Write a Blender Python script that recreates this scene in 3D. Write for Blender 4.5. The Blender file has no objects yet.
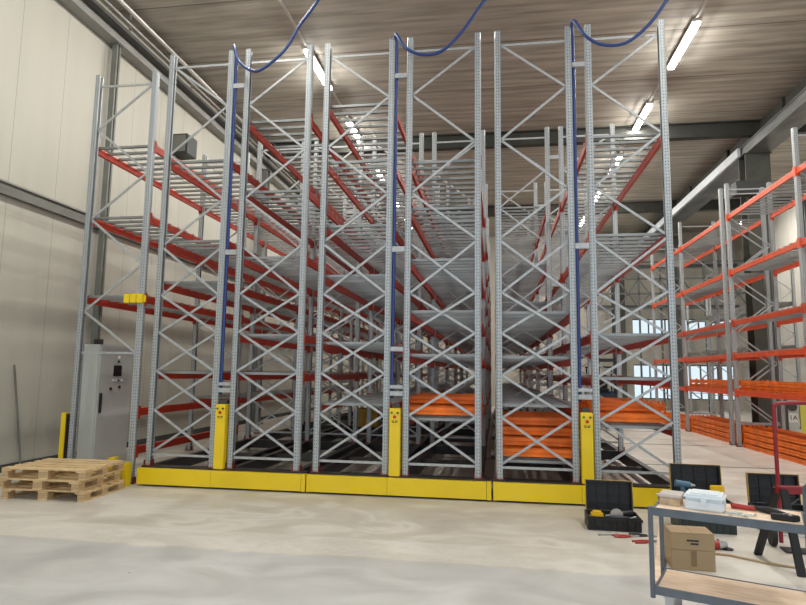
import bpy, bmesh, math, random
from mathutils import Vector, Matrix
random.seed(7)
COL = bpy.context.scene.collection
PI = math.pi
EMPTY_MESH = None

# ------------------------------------------------------------------ materials
def new_mat(name):
    m = bpy.data.materials.new(name); m.use_nodes = True
    nt = m.node_tree; b = nt.nodes['Principled BSDF']
    return m, nt, b

def mat(name, col, rough=.5, metal=0.0, var=0.0, scale=4.0, emit=None, strength=1.0, bump=0.0, stretch=None, spec=None):
    m, nt, b = new_mat(name)
    b.inputs['Roughness'].default_value = rough
    b.inputs['Metallic'].default_value = metal
    b.inputs['Base Color'].default_value = (*col, 1)
    if spec is not None: b.inputs['Specular IOR Level'].default_value = spec
    if var > 0 or bump > 0:
        tc = nt.nodes.new('ShaderNodeTexCoord'); nz = nt.nodes.new('ShaderNodeTexNoise')
        mp = nt.nodes.new('ShaderNodeMapping')
        nt.links.new(tc.outputs['Object'], mp.inputs['Vector']); nt.links.new(mp.outputs['Vector'], nz.inputs['Vector'])
        if stretch: mp.inputs['Scale'].default_value = stretch
        nz.inputs['Scale'].default_value = scale; nz.inputs['Detail'].default_value = 6
        if var > 0:
            cr = nt.nodes.new('ShaderNodeValToRGB')
            cr.color_ramp.elements[0].position = .3; cr.color_ramp.elements[1].position = .7
            cr.color_ramp.elements[0].color = (*[c * (1 - var) for c in col], 1)
            cr.color_ramp.elements[1].color = (*[min(1, c * (1 + var)) for c in col], 1)
            nt.links.new(nz.outputs['Fac'], cr.inputs['Fac']); nt.links.new(cr.outputs['Color'], b.inputs['Base Color'])
        if bump > 0:
            bp = nt.nodes.new('ShaderNodeBump'); bp.inputs['Strength'].default_value = bump; bp.inputs['Distance'].default_value = .01
            nt.links.new(nz.outputs['Fac'], bp.inputs['Height']); nt.links.new(bp.outputs['Normal'], b.inputs['Normal'])
    if emit:
        b.inputs['Emission Color'].default_value = (*emit, 1); b.inputs['Emission Strength'].default_value = strength
    return m

def math_node(nt, op, a, bb=None, c=None):
    n = nt.nodes.new('ShaderNodeMath'); n.operation = op
    for i, v in enumerate((a, bb, c)):
        if v is None: continue
        if isinstance(v, (int, float)): n.inputs[i].default_value = v
        else: nt.links.new(v, n.inputs[i])
    return n.outputs[0]

def mat_post():
    # galvanised steel with the regular punched slots of rack uprights
    m, nt, b = new_mat('galvanised_punched')
    tc = nt.nodes.new('ShaderNodeTexCoord'); sp = nt.nodes.new('ShaderNodeSeparateXYZ')
    nt.links.new(tc.outputs['Object'], sp.inputs[0])
    z = math_node(nt, 'FRACT', math_node(nt, 'MULTIPLY', sp.outputs['Z'], 20.0))
    hz = math_node(nt, 'COMPARE', z, .5, .2)
    ax = math_node(nt, 'ABSOLUTE', sp.outputs['X'])
    hx = math_node(nt, 'COMPARE', ax, .019, .005)
    ay = math_node(nt, 'ABSOLUTE', sp.outputs['Y'])
    hy = math_node(nt, 'COMPARE', ay, .02, .006)
    h = math_node(nt, 'MULTIPLY', hz, math_node(nt, 'MAXIMUM', hx, hy))
    nz = nt.nodes.new('ShaderNodeTexNoise'); nz.inputs['Scale'].default_value = 30; nt.links.new(tc.outputs['Object'], nz.inputs['Vector'])
    cr = nt.nodes.new('ShaderNodeValToRGB')
    cr.color_ramp.elements[0].color = (.33, .355, .365, 1); cr.color_ramp.elements[1].color = (.50, .53, .54, 1)
    nt.links.new(nz.outputs['Fac'], cr.inputs['Fac'])
    mx = nt.nodes.new('ShaderNodeMix'); mx.data_type = 'RGBA'
    nt.links.new(h, mx.inputs[0]); nt.links.new(cr.outputs['Color'], mx.inputs[6]); mx.inputs[7].default_value = (.04, .04, .04, 1)
    nt.links.new(mx.outputs[2], b.inputs['Base Color'])
    b.inputs['Metallic'].default_value = .35; b.inputs['Roughness'].default_value = .42
    return m

def mat_floor():
    m, nt, b = new_mat('concrete_floor')
    tc = nt.nodes.new('ShaderNodeTexCoord'); sp = nt.nodes.new('ShaderNodeSeparateXYZ')
    nt.links.new(tc.outputs['Object'], sp.inputs[0])
    def noise(scale, detail, st=(1, 1, 1), dist=0):
        mp = nt.nodes.new('ShaderNodeMapping'); mp.inputs['Scale'].default_value = st
        nt.links.new(tc.outputs['Object'], mp.inputs['Vector'])
        n = nt.nodes.new('ShaderNodeTexNoise'); n.inputs['Scale'].default_value = scale; n.inputs['Detail'].default_value = detail
        n.inputs['Distortion'].default_value = dist
        nt.links.new(mp.outputs['Vector'], n.inputs['Vector']); return n.outputs['Fac']
    big = noise(.9, 6, (1, 1.6, 1), 1.2); fine = noise(14, 5)
    def ramp(fac, stops):
        r = nt.nodes.new('ShaderNodeValToRGB'); e = r.color_ramp.elements
        e[0].position, e[0].color = stops[0][0], (*stops[0][1], 1); e[1].position, e[1].color = stops[-1][0], (*stops[-1][1], 1)
        for p, c in stops[1:-1]: x = e.new(p); x.color = (*c, 1)
        nt.links.new(fac, r.inputs['Fac']); return r.outputs['Color']
    beige = ramp(big, [(.3, (.46, .425, .365)), (.5, (.53, .495, .43)), (.62, (.62, .59, .53)), (.75, (.50, .465, .41))])
    grey = ramp(big, [(.3, (.41, .405, .39)), (.5, (.485, .48, .46)), (.7, (.56, .555, .54))])
    # construction joint between two slab pours, slightly wavy
    yy = math_node(nt, 'ADD', sp.outputs['Y'], math_node(nt, 'MULTIPLY', math_node(nt, 'SUBTRACT', big, .5), .25))
    fac = math_node(nt, 'LESS_THAN', yy, -3.12)
    mx = nt.nodes.new('ShaderNodeMix'); mx.data_type = 'RGBA'; nt.links.new(fac, mx.inputs[0]); nt.links.new(beige, mx.inputs[6]); nt.links.new(grey, mx.inputs[7])
    # pale smeared band along the pour edge
    band = math_node(nt, 'MULTIPLY', math_node(nt, 'COMPARE', yy, -2.75, .33), math_node(nt, 'MULTIPLY', fine, .7))
    m2 = nt.nodes.new('ShaderNodeMix'); m2.data_type = 'RGBA'; nt.links.new(band, m2.inputs[0]); nt.links.new(mx.outputs[2], m2.inputs[6]); m2.inputs[7].default_value = (.66, .64, .59, 1)
    # saw-cut joints
    j1 = math_node(nt, 'COMPARE', sp.outputs['Y'], 3.62, .012); j2 = math_node(nt, 'COMPARE', sp.outputs['X'], 5.35, .010)
    j3 = math_node(nt, 'COMPARE', sp.outputs['Y'], 9.6, .02)
    jj = math_node(nt, 'MAXIMUM', math_node(nt, 'MAXIMUM', j1, j2), j3)
    m3 = nt.nodes.new('ShaderNodeMix'); m3.data_type = 'RGBA'; nt.links.new(math_node(nt, 'MULTIPLY', jj, .75), m3.inputs[0]); nt.links.new(m2.outputs[2], m3.inputs[6]); m3.inputs[7].default_value = (.10, .085, .07, 1)
    # small dark spots
    vo = nt.nodes.new('ShaderNodeTexVoronoi'); vo.inputs['Scale'].default_value = 1.1; nt.links.new(tc.outputs['Object'], vo.inputs['Vector'])
    sp2 = math_node(nt, 'LESS_THAN', vo.outputs['Distance'], .028)
    m4 = nt.nodes.new('ShaderNodeMix'); m4.data_type = 'RGBA'; nt.links.new(math_node(nt, 'MULTIPLY', sp2, .6), m4.inputs[0]); nt.links.new(m3.outputs[2], m4.inputs[6]); m4.inputs[7].default_value = (.12, .10, .08, 1)
    nt.links.new(m4.outputs[2], b.inputs['Base Color'])
    rr = math_node(nt, 'MULTIPLY_ADD', big, .35, .28); nt.links.new(rr, b.inputs['Roughness'])
    return m

def mat_panel(name, c1, c2, axis='Y', pitch=1.15, rib=.0, rough=.35):
    # smooth sandwich panels: a groove every pitch metres along one axis, faint ribs between
    m, nt, b = new_mat(name)
    tc = nt.nodes.new('ShaderNodeTexCoord'); sp = nt.nodes.new('ShaderNodeSeparateXYZ'); nt.links.new(tc.outputs['Object'], sp.inputs[0])
    u = math_node(nt, 'FRACT', math_node(nt, 'DIVIDE', sp.outputs[axis], pitch))
    g = math_node(nt, 'LESS_THAN', u, .014 / pitch)
    nz = nt.nodes.new('ShaderNodeTexNoise'); nz.inputs['Scale'].default_value = 1.0; nz.inputs['Detail'].default_value = 4
    mp = nt.nodes.new('ShaderNodeMapping'); mp.inputs['Scale'].default_value = (3, 3, .3); nt.links.new(tc.outputs['Object'], mp.inputs['Vector']); nt.links.new(mp.outputs['Vector'], nz.inputs['Vector'])
    cr = nt.nodes.new('ShaderNodeValToRGB'); cr.color_ramp.elements[0].color = (*c1, 1); cr.color_ramp.elements[1].color = (*c2, 1)
    nt.links.new(nz.outputs['Fac'], cr.inputs['Fac'])
    mx = nt.nodes.new('ShaderNodeMix'); mx.data_type = 'RGBA'; nt.links.new(math_node(nt, 'MULTIPLY', g, .55), mx.inputs[0]); nt.links.new(cr.outputs['Color'], mx.inputs[6]); mx.inputs[7].default_value = (.16, .15, .13, 1)
    nt.links.new(mx.outputs[2], b.inputs['Base Color'])
    w = math_node(nt, 'SINE', math_node(nt, 'MULTIPLY', sp.outputs[axis], 2 * PI / .115))
    bp = nt.nodes.new('ShaderNodeBump'); bp.inputs['Strength'].default_value = rib; bp.inputs['Distance'].default_value = .004
    nt.links.new(w, bp.inputs['Height']); nt.links.new(bp.outputs['Normal'], b.inputs['Normal'])
    b.inputs['Roughness'].default_value = rough
    return m

def mat_ceiling():
    # trapezoid steel deck: narrow troughs running across the hall, dull and streaky
    m, nt, b = new_mat('ceiling_deck')
    tc = nt.nodes.new('ShaderNodeTexCoord'); sp = nt.nodes.new('ShaderNodeSeparateXYZ'); nt.links.new(tc.outputs['Object'], sp.inputs[0])
    mp = nt.nodes.new('ShaderNodeMapping'); mp.inputs['Scale'].default_value = (.35, 3.2, 1); nt.links.new(tc.outputs['Object'], mp.inputs['Vector'])
    nz = nt.nodes.new('ShaderNodeTexNoise'); nz.inputs['Scale'].default_value = 1.6; nz.inputs['Detail'].default_value = 8; nt.links.new(mp.outputs['Vector'], nz.inputs['Vector'])
    cr = nt.nodes.new('ShaderNodeValToRGB'); e = cr.color_ramp.elements
    e[0].position = .3; e[0].color = (.29, .27, .225, 1); e[1].position = .72; e[1].color = (.55, .515, .44, 1)
    nt.links.new(nz.outputs['Fac'], cr.inputs['Fac'])
    u = math_node(nt, 'FRACT', math_node(nt, 'MULTIPLY', sp.outputs['Y'], 3.3))
    rib = math_node(nt, 'MULTIPLY', math_node(nt, 'LESS_THAN', u, .35), .16)
    u2 = math_node(nt, 'FRACT', math_node(nt, 'DIVIDE', sp.outputs['Y'], 2.4))
    seam = math_node(nt, 'MULTIPLY', math_node(nt, 'LESS_THAN', u2, .018), .75)
    mx = nt.nodes.new('ShaderNodeMix'); mx.data_type = 'RGBA'; nt.links.new(math_node(nt, 'MAXIMUM', rib, seam), mx.inputs[0]); nt.links.new(cr.outputs['Color'], mx.inputs[6]); mx.inputs[7].default_value = (.09, .075, .06, 1)
    nt.links.new(mx.outputs[2], b.inputs['Base Color'])
    b.inputs['Roughness'].default_value = .55
    return m

def mat_wood(name, c1, c2, scale=6, stretch=(1, 10, 10)):
    m, nt, b = new_mat(name)
    tc = nt.nodes.new('ShaderNodeTexCoord'); mp = nt.nodes.new('ShaderNodeMapping'); mp.inputs['Scale'].default_value = stretch
    nz = nt.nodes.new('ShaderNodeTexNoise'); nz.inputs['Scale'].default_value = scale; nz.inputs['Detail'].default_value = 7
    nt.links.new(tc.outputs['Object'], mp.inputs['Vector']); nt.links.new(mp.outputs['Vector'], nz.inputs['Vector'])
    cr = nt.nodes.new('ShaderNodeValToRGB'); cr.color_ramp.elements[0].position = .3; cr.color_ramp.elements[1].position = .7
    cr.color_ramp.elements[0].color = (*c1, 1); cr.color_ramp.elements[1].color = (*c2, 1)
    nt.links.new(nz.outputs['Fac'], cr.inputs['Fac']); nt.links.new(cr.outputs['Color'], b.inputs['Base Color'])
    b.inputs['Roughness'].default_value = .75
    return m

def mat_glass(name='window_glass'):
    m = bpy.data.materials.new(name); m.use_nodes = True; nt = m.node_tree
    nt.nodes.clear(); o = nt.nodes.new('ShaderNodeOutputMaterial'); t = nt.nodes.new('ShaderNodeBsdfTransparent'); g = nt.nodes.new('ShaderNodeBsdfGlossy')
    g.inputs['Roughness'].default_value = .05; t.inputs['Color'].default_value = (.93, .96, .96, 1)
    f = nt.nodes.new('ShaderNodeFresnel'); mx = nt.nodes.new('ShaderNodeMixShader')
    nt.links.new(f.outputs[0], mx.inputs[0]); nt.links.new(t.outputs[0], mx.inputs[1]); nt.links.new(g.outputs[0], mx.inputs[2]); nt.links.new(mx.outputs[0], o.inputs[0])
    return m

M = dict(
    post=mat_post(),
    brace=mat('galvanised_brace', (.44, .455, .455), .42, .35, .12, 18),
    deck=mat('galvanised_deck', (.31, .315, .305), .38, .5, .25, 3, stretch=(.4, 4, 1)),
    redbeam=mat('red_orange_enamel', (.43, .028, .006), .42, 0, .12, 5),
    orangebeam=mat('orange_enamel', (.72, .085, .020), .38, 0, .10, 5),
    loose=mat('fresh_orange_enamel', (.80, .165, .004), .45, 0, .25, 3),
    yellow=mat('safety_yellow', (.84, .60, .012), .38, 0, .05, 2),
    black=mat('black_steel', (.018, .017, .02), .45, 0, .2, 8),
    blackplastic=mat('black_plastic', (.008, .008, .009), .5, 0, .2, 8),
    greenplastic=mat('dark_green_grey_plastic', (.022, .032, .03), .5, 0, .15, 8),
    yellowplastic=mat('tool_yellow', (.85, .52, .01), .4),
    bracket=mat('foot_bracket_red', (.20, .03, .02), .5),
    blue=mat('blue_hose', (.02, .05, .19), .4),
    bluemachine=mat('blue_machine_paint', (.01, .07, .19), .35, 0, .2, 3),
    floor=mat_floor(), ceiling=mat_ceiling(),
    wall=mat_panel('wall_panels', (.42, .41, .35), (.49, .475, .405), 'Y', 1.15, .10, .52),
    backwall=mat_panel('back_panels', (.42, .395, .34), (.50, .47, .41), 'X', 1.0, .1, .5),
    rightwall=mat_panel('right_panels', (.52, .50, .45), (.62, .60, .54), 'Y', 1.0, .1, .5),
    plinth=mat('dark_plinth', (.045, .05, .05), .6),
    rail=mat('grey_green_steel', (.17, .175, .155), .5, .1, .15, 3),
    column=mat('column_paint', (.062, .064, .05), .6, 0, .15, 3),
    girder=mat('girder_zinc', (.20, .21, .205), .40, .5, .3, 2, stretch=(1, .5, 4)),
    beamgreen=mat('ceiling_beam_paint', (.036, .037, .03), .65, 0, .2, 3),
    duct=mat('duct_grey', (.30, .30, .28), .45, .3, .1, 3),
    pipe=mat('bright_pipe', (.68, .67, .64), .3, .7),
    tray=mat('dark_tray', (.07, .07, .065), .6, .2, .2, 5),
    lamp=mat('lamp_diffuser', (.9, .9, .9), .4, emit=(1, .985, .95), strength=22),
    lampbody=mat('lamp_housing', (.55, .54, .5), .5),
    cabinet=mat('cabinet_grey', (.50, .52, .49), .42, 0, .05, 2),
    pallet=mat_wood('pallet_wood', (.52, .36, .18), (.80, .60, .34), 5),
    palletdark=mat_wood('pallet_blocks', (.40, .27, .14), (.62, .44, .24), 5),
    ply=mat_wood('plywood_tray', (.68, .50, .35), (.84, .67, .50), 3, (2, 9, 9)),
    trolley=mat('trolley_blue_grey', (.13, .15, .175), .45, .2, .15, 8),
    cardboard=mat('cardboard', (.36, .26, .15), .85, 0, .06, 4),
    tape=mat('brown_tape', (.22, .14, .07), .4),
    ink=mat('dark_print', (.03, .025, .02), .7),
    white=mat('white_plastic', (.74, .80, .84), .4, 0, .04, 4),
    clear=mat('milky_plastic', (.62, .56, .52), .3, 0, .1, 6),
    beige=mat('beige_content', (.55, .42, .28), .6, 0, .25, 30),
    red=mat('red_paint', (.26, .010, .02), .35, 0, .1, 6),
    redbright=mat('red_grip', (.38, .02, .015), .4),
    steel=mat('tool_steel', (.55, .56, .57), .3, .8),
    zinc=mat('zinc_screws', (.62, .66, .60), .35, .7, .3, 40),
    rubber=mat('rubber', (.02, .02, .02), .8),
    signwhite=mat('sign_white', (.75, .75, .72), .5),
    signyellow=mat('sign_yellow_green', (.75, .72, .12), .5),
    lampgreen=mat('green_lamp', (.02, .2, .05), .4), button=mat('red_button', (.5, .02, .01), .4),
    greenladder=mat('ladder_green', (.08, .25, .20), .5), crateyellow=mat('ochre_box', (.50, .33, .06), .7, 0, .2, 8),
    lampw=mat('white_pilot', (.9, .9, .9), .3), glass=mat_glass(), lightblue=mat('light_blue_hose', (.06, .14, .21), .4),
    windowframe=mat('window_frame', (.10, .11, .11), .5),
)

# ------------------------------------------------------------------ mesh building
class MB:
    def __init__(s): s.v = []; s.f = []; s.mi = []; s.mats = []
    def _m(s, m):
        if m is None: return 0
        if m not in s.mats: s.mats.append(m)
        return s.mats.index(m)
    def hexa(s, pts, m=None):
        n = len(s.v); s.v += [tuple(p) for p in pts]; k = s._m(m)
        for q in ((3, 2, 1, 0), (4, 5, 6, 7), (0, 1, 5, 4), (1, 2, 6, 5), (2, 3, 7, 6), (3, 0, 4, 7)):
            s.f.append(tuple(n + i for i in q)); s.mi.append(k)
        return s
    def box(s, x0, x1, y0, y1, z0, z1, m=None, T=None):
        pts = [Vector(p) for p in ((x0, y0, z0), (x1, y0, z0), (x1, y1, z0), (x0, y1, z0), (x0, y0, z1), (x1, y0, z1), (x1, y1, z1), (x0, y1, z1))]
        if T: pts = [T @ p for p in pts]
        return s.hexa(pts, m)
    def cbox(s, c, d, m=None, T=None):
        return s.box(c[0] - d[0] / 2, c[0] + d[0] / 2, c[1] - d[1] / 2, c[1] + d[1] / 2, c[2] - d[2] / 2, c[2] + d[2] / 2, m, T)
    def bar(s, a, b, w, h, up=(0, 0, 1), m=None):
        a = Vector(a); b = Vector(b); d = (b - a).normalized(); u = Vector(up)
        if abs(d.dot(u)) > .98: u = Vector((0, 1, 0))
        r = d.cross(u).normalized() * w / 2; u = r.cross(d).normalized() * h / 2
        return s.hexa([a - r - u, a + r - u, b + r - u, b - r - u, a - r + u, a + r + u, b + r + u, b - r + u], m)
    def tube(s, pts, r, n=8, m=None, caps=True):
        pts = [Vector(p) for p in pts]; base = len(s.v); k = s._m(m)
        for i, p in enumerate(pts):
            d = (pts[min(i + 1, len(pts) - 1)] - pts[max(i - 1, 0)]).normalized()
            u = Vector((0, 0, 1)) if abs(d.z) < .9 else Vector((1, 0, 0))
            a = d.cross(u).normalized(); b = a.cross(d).normalized()
            rr = r[i] if isinstance(r, (list, tuple)) else r
            for j in range(n):
                t = 2 * PI * j / n; s.v.append(tuple(p + a * rr * math.cos(t) + b * rr * math.sin(t)))
        for i in range(len(pts) - 1):
            for j in range(n):
                a = base + i * n + j; b = base + i * n + (j + 1) % n
                s.f.append((a, b, b + n, a + n)); s.mi.append(k)
        if caps:
            s.f.append(tuple(base + j for j in reversed(range(n)))); s.mi.append(k)
            s.f.append(tuple(base + (len(pts) - 1) * n + j for j in range(n))); s.mi.append(k)
        return s
    def prism(s, poly, a, b, axis='z', m=None, T=None):
        # extrude a closed outline of 2-D points between a and b along the axis
        def P(p, t): return {'z': (p[0], p[1], t), 'y': (p[0], t, p[1]), 'x': (t, p[0], p[1])}[axis]
        n = len(s.v); N = len(poly); k = s._m(m)
        for t in (a, b):
            for p in poly:
                q = Vector(P(p, t)); q = T @ q if T else q; s.v.append(tuple(q))
        for i in range(N):
            j = (i + 1) % N; s.f.append((n + i, n + j, n + N + j, n + N + i)); s.mi.append(k)
        s.f.append(tuple(n + i for i in reversed(range(N)))); s.f.append(tuple(n + N + i for i in range(N))); s.mi += [k, k]
        return s
    def mesh(s, name, m=None, bevel=0, smooth=False):
        me = bpy.data.meshes.new(name); me.from_pydata(s.v, [], s.f)
        ms = s.mats if s.mats else [m]
        for x in ms: me.materials.append(M[x] if isinstance(x, str) else x)
        for p, k in zip(me.polygons, s.mi): p.material_index = min(k, len(ms) - 1)
        bm = bmesh.new(); bm.from_mesh(me); bmesh.ops.recalc_face_normals(bm, faces=bm.faces)
        if bevel: bmesh.ops.bevel(bm, geom=list(bm.edges), offset=bevel, segments=2, affect='EDGES', clamp_overlap=True)
        bm.to_mesh(me); bm.free()
        if smooth:
            for p in me.polygons: p.use_smooth = True
        me.update(); return me

def put(name, me, parent=None, loc=(0, 0, 0), rot=(0, 0, 0)):
    o = bpy.data.objects.new(name, me); COL.objects.link(o); o.location = loc; o.rotation_euler = rot
    if parent is not None: o.parent = parent
    return o
def tag(o, label, cat, group=None):
    o['label'] = label; o['category'] = cat; o['kind'] = 'thing'
    if group: o['group'] = group
    return o
def root(name, label, cat, loc=(0, 0, 0), rz=0, group=None):
    return tag(put(name, None, None, loc, (0, 0, rz)), label, cat, group)
def struct(o): o['kind'] = 'structure'; return o
def bx(x0, x1, y0, y1, z0, z1, m, bevel=0, name='m'): return MB().box(x0, x1, y0, y1, z0, z1).mesh(name, m, bevel)

# ------------------------------------------------------------------ setting
XL, XR, YB, YF, ZC = -8.6, 13.2, 26.0, -13.0, 9.9
struct(put('floor', bx(XL - .3, XR + .3, YF, YB + .3, -.3, 0, 'floor')))
struct(put('ceiling', bx(XL - .3, XR + .3, YF, YB + .3, ZC, ZC + .3, 'ceiling')))
struct(put('wall_left', bx(XL - .25, XL, YF, YB, 0, ZC, 'wall')))
struct(put('baseboard_left', bx(XL, XL + .03, YF, YB, 0, .13, 'plinth')))
# back wall with openings for two window bands
bw = MB(); WX0, WX1 = 7.6, 12.9
bw.box(XL, WX0, YB, YB + .25, 0, ZC); bw.box(WX1, XR, YB, YB + .25, 0, ZC)
bw.box(WX0, WX1, YB, YB + .25, 0, .55); bw.box(WX0, WX1, YB, YB + .25, 2.45, 4.1); bw.box(WX0, WX1, YB, YB + .25, 5.0, ZC)
struct(put('wall_back', bw.mesh('wb', 'backwall')))
def window(n, x0, x1, z0, z1, cols, y, axis='x'):
    m = MB(); t = .06
    def b(a0, a1, c0, c1):
        if axis == 'x': m.box(a0, a1, y, y + .1, c0, c1)
        else: m.box(y, y + .1, a0, a1, c0, c1)
    b(x0, x1, z0, z0 + t); b(x0, x1, z1 - t, z1)
    for i in range(cols + 1):
        c = x0 + (x1 - x0) * i / cols; b(max(x0, c - t / 2), min(x1, c + t / 2), z0 + t, z1 - t)
    w = struct(put('window_%d' % n, m.mesh('wf', 'windowframe')))
    g = MB()
    if axis == 'x': g.box(x0, x1, y + .04, y + .055, z0, z1)
    else: g.box(y + .04, y + .055, x0, x1, z0, z1)
    put('pane', g.mesh('pane', 'glass'), w)
window(1, WX0, WX1, .55, 2.45, 6, YB + .06)
window(2, WX0, WX1, 4.1, 5.0, 6, YB + .06)
rw = MB(); RY0, RY1 = 12.5, 17.0
rw.box(XR, XR + .25, YF, RY0, 0, ZC); rw.box(XR, XR + .25, RY1, YB, 0, ZC); rw.box(XR, XR + .25, RY0, RY1, 0, 2.6); rw.box(XR, XR + .25, RY0, RY1, 4.0, ZC)
struct(put('wall_right', rw.mesh('wr', 'rightwall')))
window(3, RY0, RY1, 2.6, 4.0, 4, XR + .06, 'y')
# wall girders
struct(put('trim_1', bx(XL, XL + .09, YF, YB, 4.86, 5.06, 'rail')))
struct(put('trim_2', bx(XL, XL + .12, YF, YB, 5.06, 5.09, 'duct')))
struct(put('trim_3', bx(XL, XL + .30, YF, YB, 9.1, 9.46, 'duct')))
for i, z in enumerate((5.6, 7.9)):
    struct(put('trim_%d' % (4 + i), bx(5.0, XR, YB - .14, YB, z, z + .16, 'windowframe')))
# ceiling beams across the hall
for k, y in enumerate((10.5, 19.5, 2.5 - 8.5)):
    o = MB(); o.box(XL + .5, XR, y - .14, y + .14, 9.42, 9.45); o.box(XL + .5, XR, y - .02, y + .02, 9.45, 9.9); o.box(XL + .5, XR, y - .14, y + .14, 9.87, 9.9)
    struct(put('trim_%d' % (6 + k), o.mesh('beam', 'beamgreen')))
# floor guide rails for the moving racks
for k in range(6):
    y = .35 + 3.93 * k
    struct(put('trim_%d' % (9 + k), bx(-5.9, 5.6, y - .035, y + .035, -.01, .006, 'rail')))
struct(put('trim_15', bx(3.02, 3.07, .5, 19.8, -.01, .012, 'black')))
# strip of wall above the girder on the far side
sw = MB(); sw.box(8.3, 8.42, YF, YB, 9.35, ZC)
for k in range(8): sw.box(8.2, 8.3, -8 + 4.2 * k, -7.9 + 4.2 * k, 9.35, ZC)
struct(put('trim_16', sw.mesh('strip', 'beamgreen')))

def hbeam(h=.5, w=.5, t=.045):   # H outline in plan
    a, b = w / 2, h / 2
    return [(-a, -b), (a, -b), (a, -b + t), (t / 2, -b + t), (t / 2, b - t), (a, b - t), (a, b), (-a, b), (-a, b - t), (-t / 2, b - t), (-t / 2, -b + t), (-a, -b + t)]
def column(x, y, w, d, z1, label, m='column'):
    o = root('steel_column', label, 'column', (x, y, 0))
    put('column_shaft', MB().prism(hbeam(d, w), .03, z1).mesh('colshaft', m), o)
    put('base_plate', bx(-w / 2 - .08, w / 2 + .08, -d / 2 - .08, d / 2 + .08, 0, .03, 'rail'), o)
    put('cap_plate', bx(-w / 2 - .04, w / 2 + .04, -d / 2 - .04, d / 2 + .04, z1, z1 + .025, m), o)
column(8.33, 11.15, .74, .55, 8.97, 'thick dark green-grey steel column under the girder, beside the 1A sign')
column(6.65, 24.9, .62, .5, 9.4, 'dark steel column standing against the beige far wall')
column(9.8, 24.9, .4, .4, 9.4, 'thin dark steel column in front of the far windows', 'windowframe')
column(-8.43, 2.45, .12, .14, 9.08, 'grey steel column against the left wall behind the electrical cabinet', 'rail')
column(12.9, 9.5, .28, .3, 9.4, 'slim dark column at the panelled wall beyond the right-hand rack', 'windowframe')
column(12.9, 17.6, .28, .3, 9.4, 'slim dark column beside the small side window', 'windowframe')
column(-8.3, 11.0, .28, .3, 9.08, 'grey steel column against the left wall deep in the hall', 'rail')

g = root('crane_girder', 'long zinc-grey steel girder resting on the thick dark column', 'girder', (8.36, 0, 9.0))
gm = MB(); gm.box(-.36, .36, YF, YB, 0, .035); gm.box(-.02, .02, YF, YB, .035, .32); gm.box(-.36, .36, YF, YB, .32, .355); gm.box(-.33, -.31, YF, YB, .035, .32)
put('girder_beam', gm.mesh('girder', 'girder'), g)
st = MB()
for k in range(9): st.box(.04, .2, -12 + 4.2 * k, -11.98 + 4.2 * k, .035, .32)
put('stiffener', st.mesh('stiff', 'rail'), g)
d = tag(put('lit_girder_face', bx(7.90, 7.995, 11.3, YB, 9.03, 9.33, 'white', .01)), 'pale strip painted as light on the girder face beyond the dark column', 'duct')  # not a duct: pale strip added over the girder face, its colour standing in for light

# services along the upper left edge
def along(name, label, cat, x, z, r, m):
    return tag(put(name, MB().tube([(x, YF, z), (x, YB, z)], r, 12).mesh(name, m, smooth=False)), label, cat)
along('pipe', 'bright silver pipe, outermost of the services at the ceiling by the left wall', 'pipe', -7.93, 9.68, .055, 'pipe')
along('pipe', 'thin dull pipe between the silver pipe and the cable tray', 'pipe', -8.06, 9.50, .035, 'duct')
tr = root('cable_tray', 'long dark cable tray under the ceiling above the left wall', 'cable tray', (0, 0, 0))
t_ = MB(); t_.box(-8.26, -8.10, YF, YB, 9.28, 9.29); t_.box(-8.27, -8.26, YF, YB, 9.28, 9.36); t_.box(-8.10, -8.09, YF, YB, 9.28, 9.36)
put('tray', t_.mesh('tray', 'tray'), tr)
for k in range(14): put('hanger', bx(-8.20, -8.18, -11.5 + 2.8 * k, -11.46 + 2.8 * k, 9.29, ZC, 'duct'), tr)
for k, (x, mm) in enumerate(((-8.22, 'rubber'), (-8.18, 'duct'), (-8.14, 'rubber'))):
    along('cable', ['thick black cable lying in the tray, nearest the left wall', 'grey cable lying in the middle of the ceiling cable tray', 'black cable in the ceiling tray, on the side away from the wall'][k], 'cable', x, 9.309, .017, mm)

# ceiling lights
lampbody = MB().box(-.09, .09, 0, 2.1, .06, .12).mesh('lampbody', 'lampbody')
lampdif = MB().box(-.075, .075, .02, 2.08, 0, .06).mesh('lampdif', 'lamp')
GLOW = 95
def glow(o, e):
    # the tube shines down and to both sides
    for a in (-1, 1):
        L = bpy.data.lights.new('tube_glow', 'AREA'); L.shape = 'RECTANGLE'; L.size = .10; L.size_y = 2.05; L.energy = e; L.color = (1, .96, .89)
        lo = bpy.data.objects.new('tube_glow', L); COL.objects.link(lo); lo.parent = o; lo.location = (a * .06, 1.05, -.02); lo.rotation_euler = (0, a * -.55, 0)
NEARNESS = ['nearest one in view', 'second in view', 'third in view', 'fourth in view', 'farthest one']
for row, (x, nm) in enumerate(((-4.62, 'left'), (4.52, 'right'))):
    trk = tag(put('light_track', bx(x - .03, x + .03, YF + .5, YB - .5, 9.86, ZC - .002, 'lampbody')), 'narrow grey mounting track on the ceiling carrying the %s row of tube lights' % nm, 'light track')
    for k in range(-3, 5):
        y = 4.35 + 4.2 * k
        lab = ('white tube light on the %s ceiling track, %s' % (nm, NEARNESS[k])) if 0 <= k < 5 else ('white tube light on the %s ceiling track, over the open floor' % nm)
        o = root('tube_light', lab, 'light', (x, y, 9.74), group='tube lights on the %s ceiling track' % nm)
        put('housing', lampbody, o); put('diffuser', lampdif, o)
        glow(o, GLOW)
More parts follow.
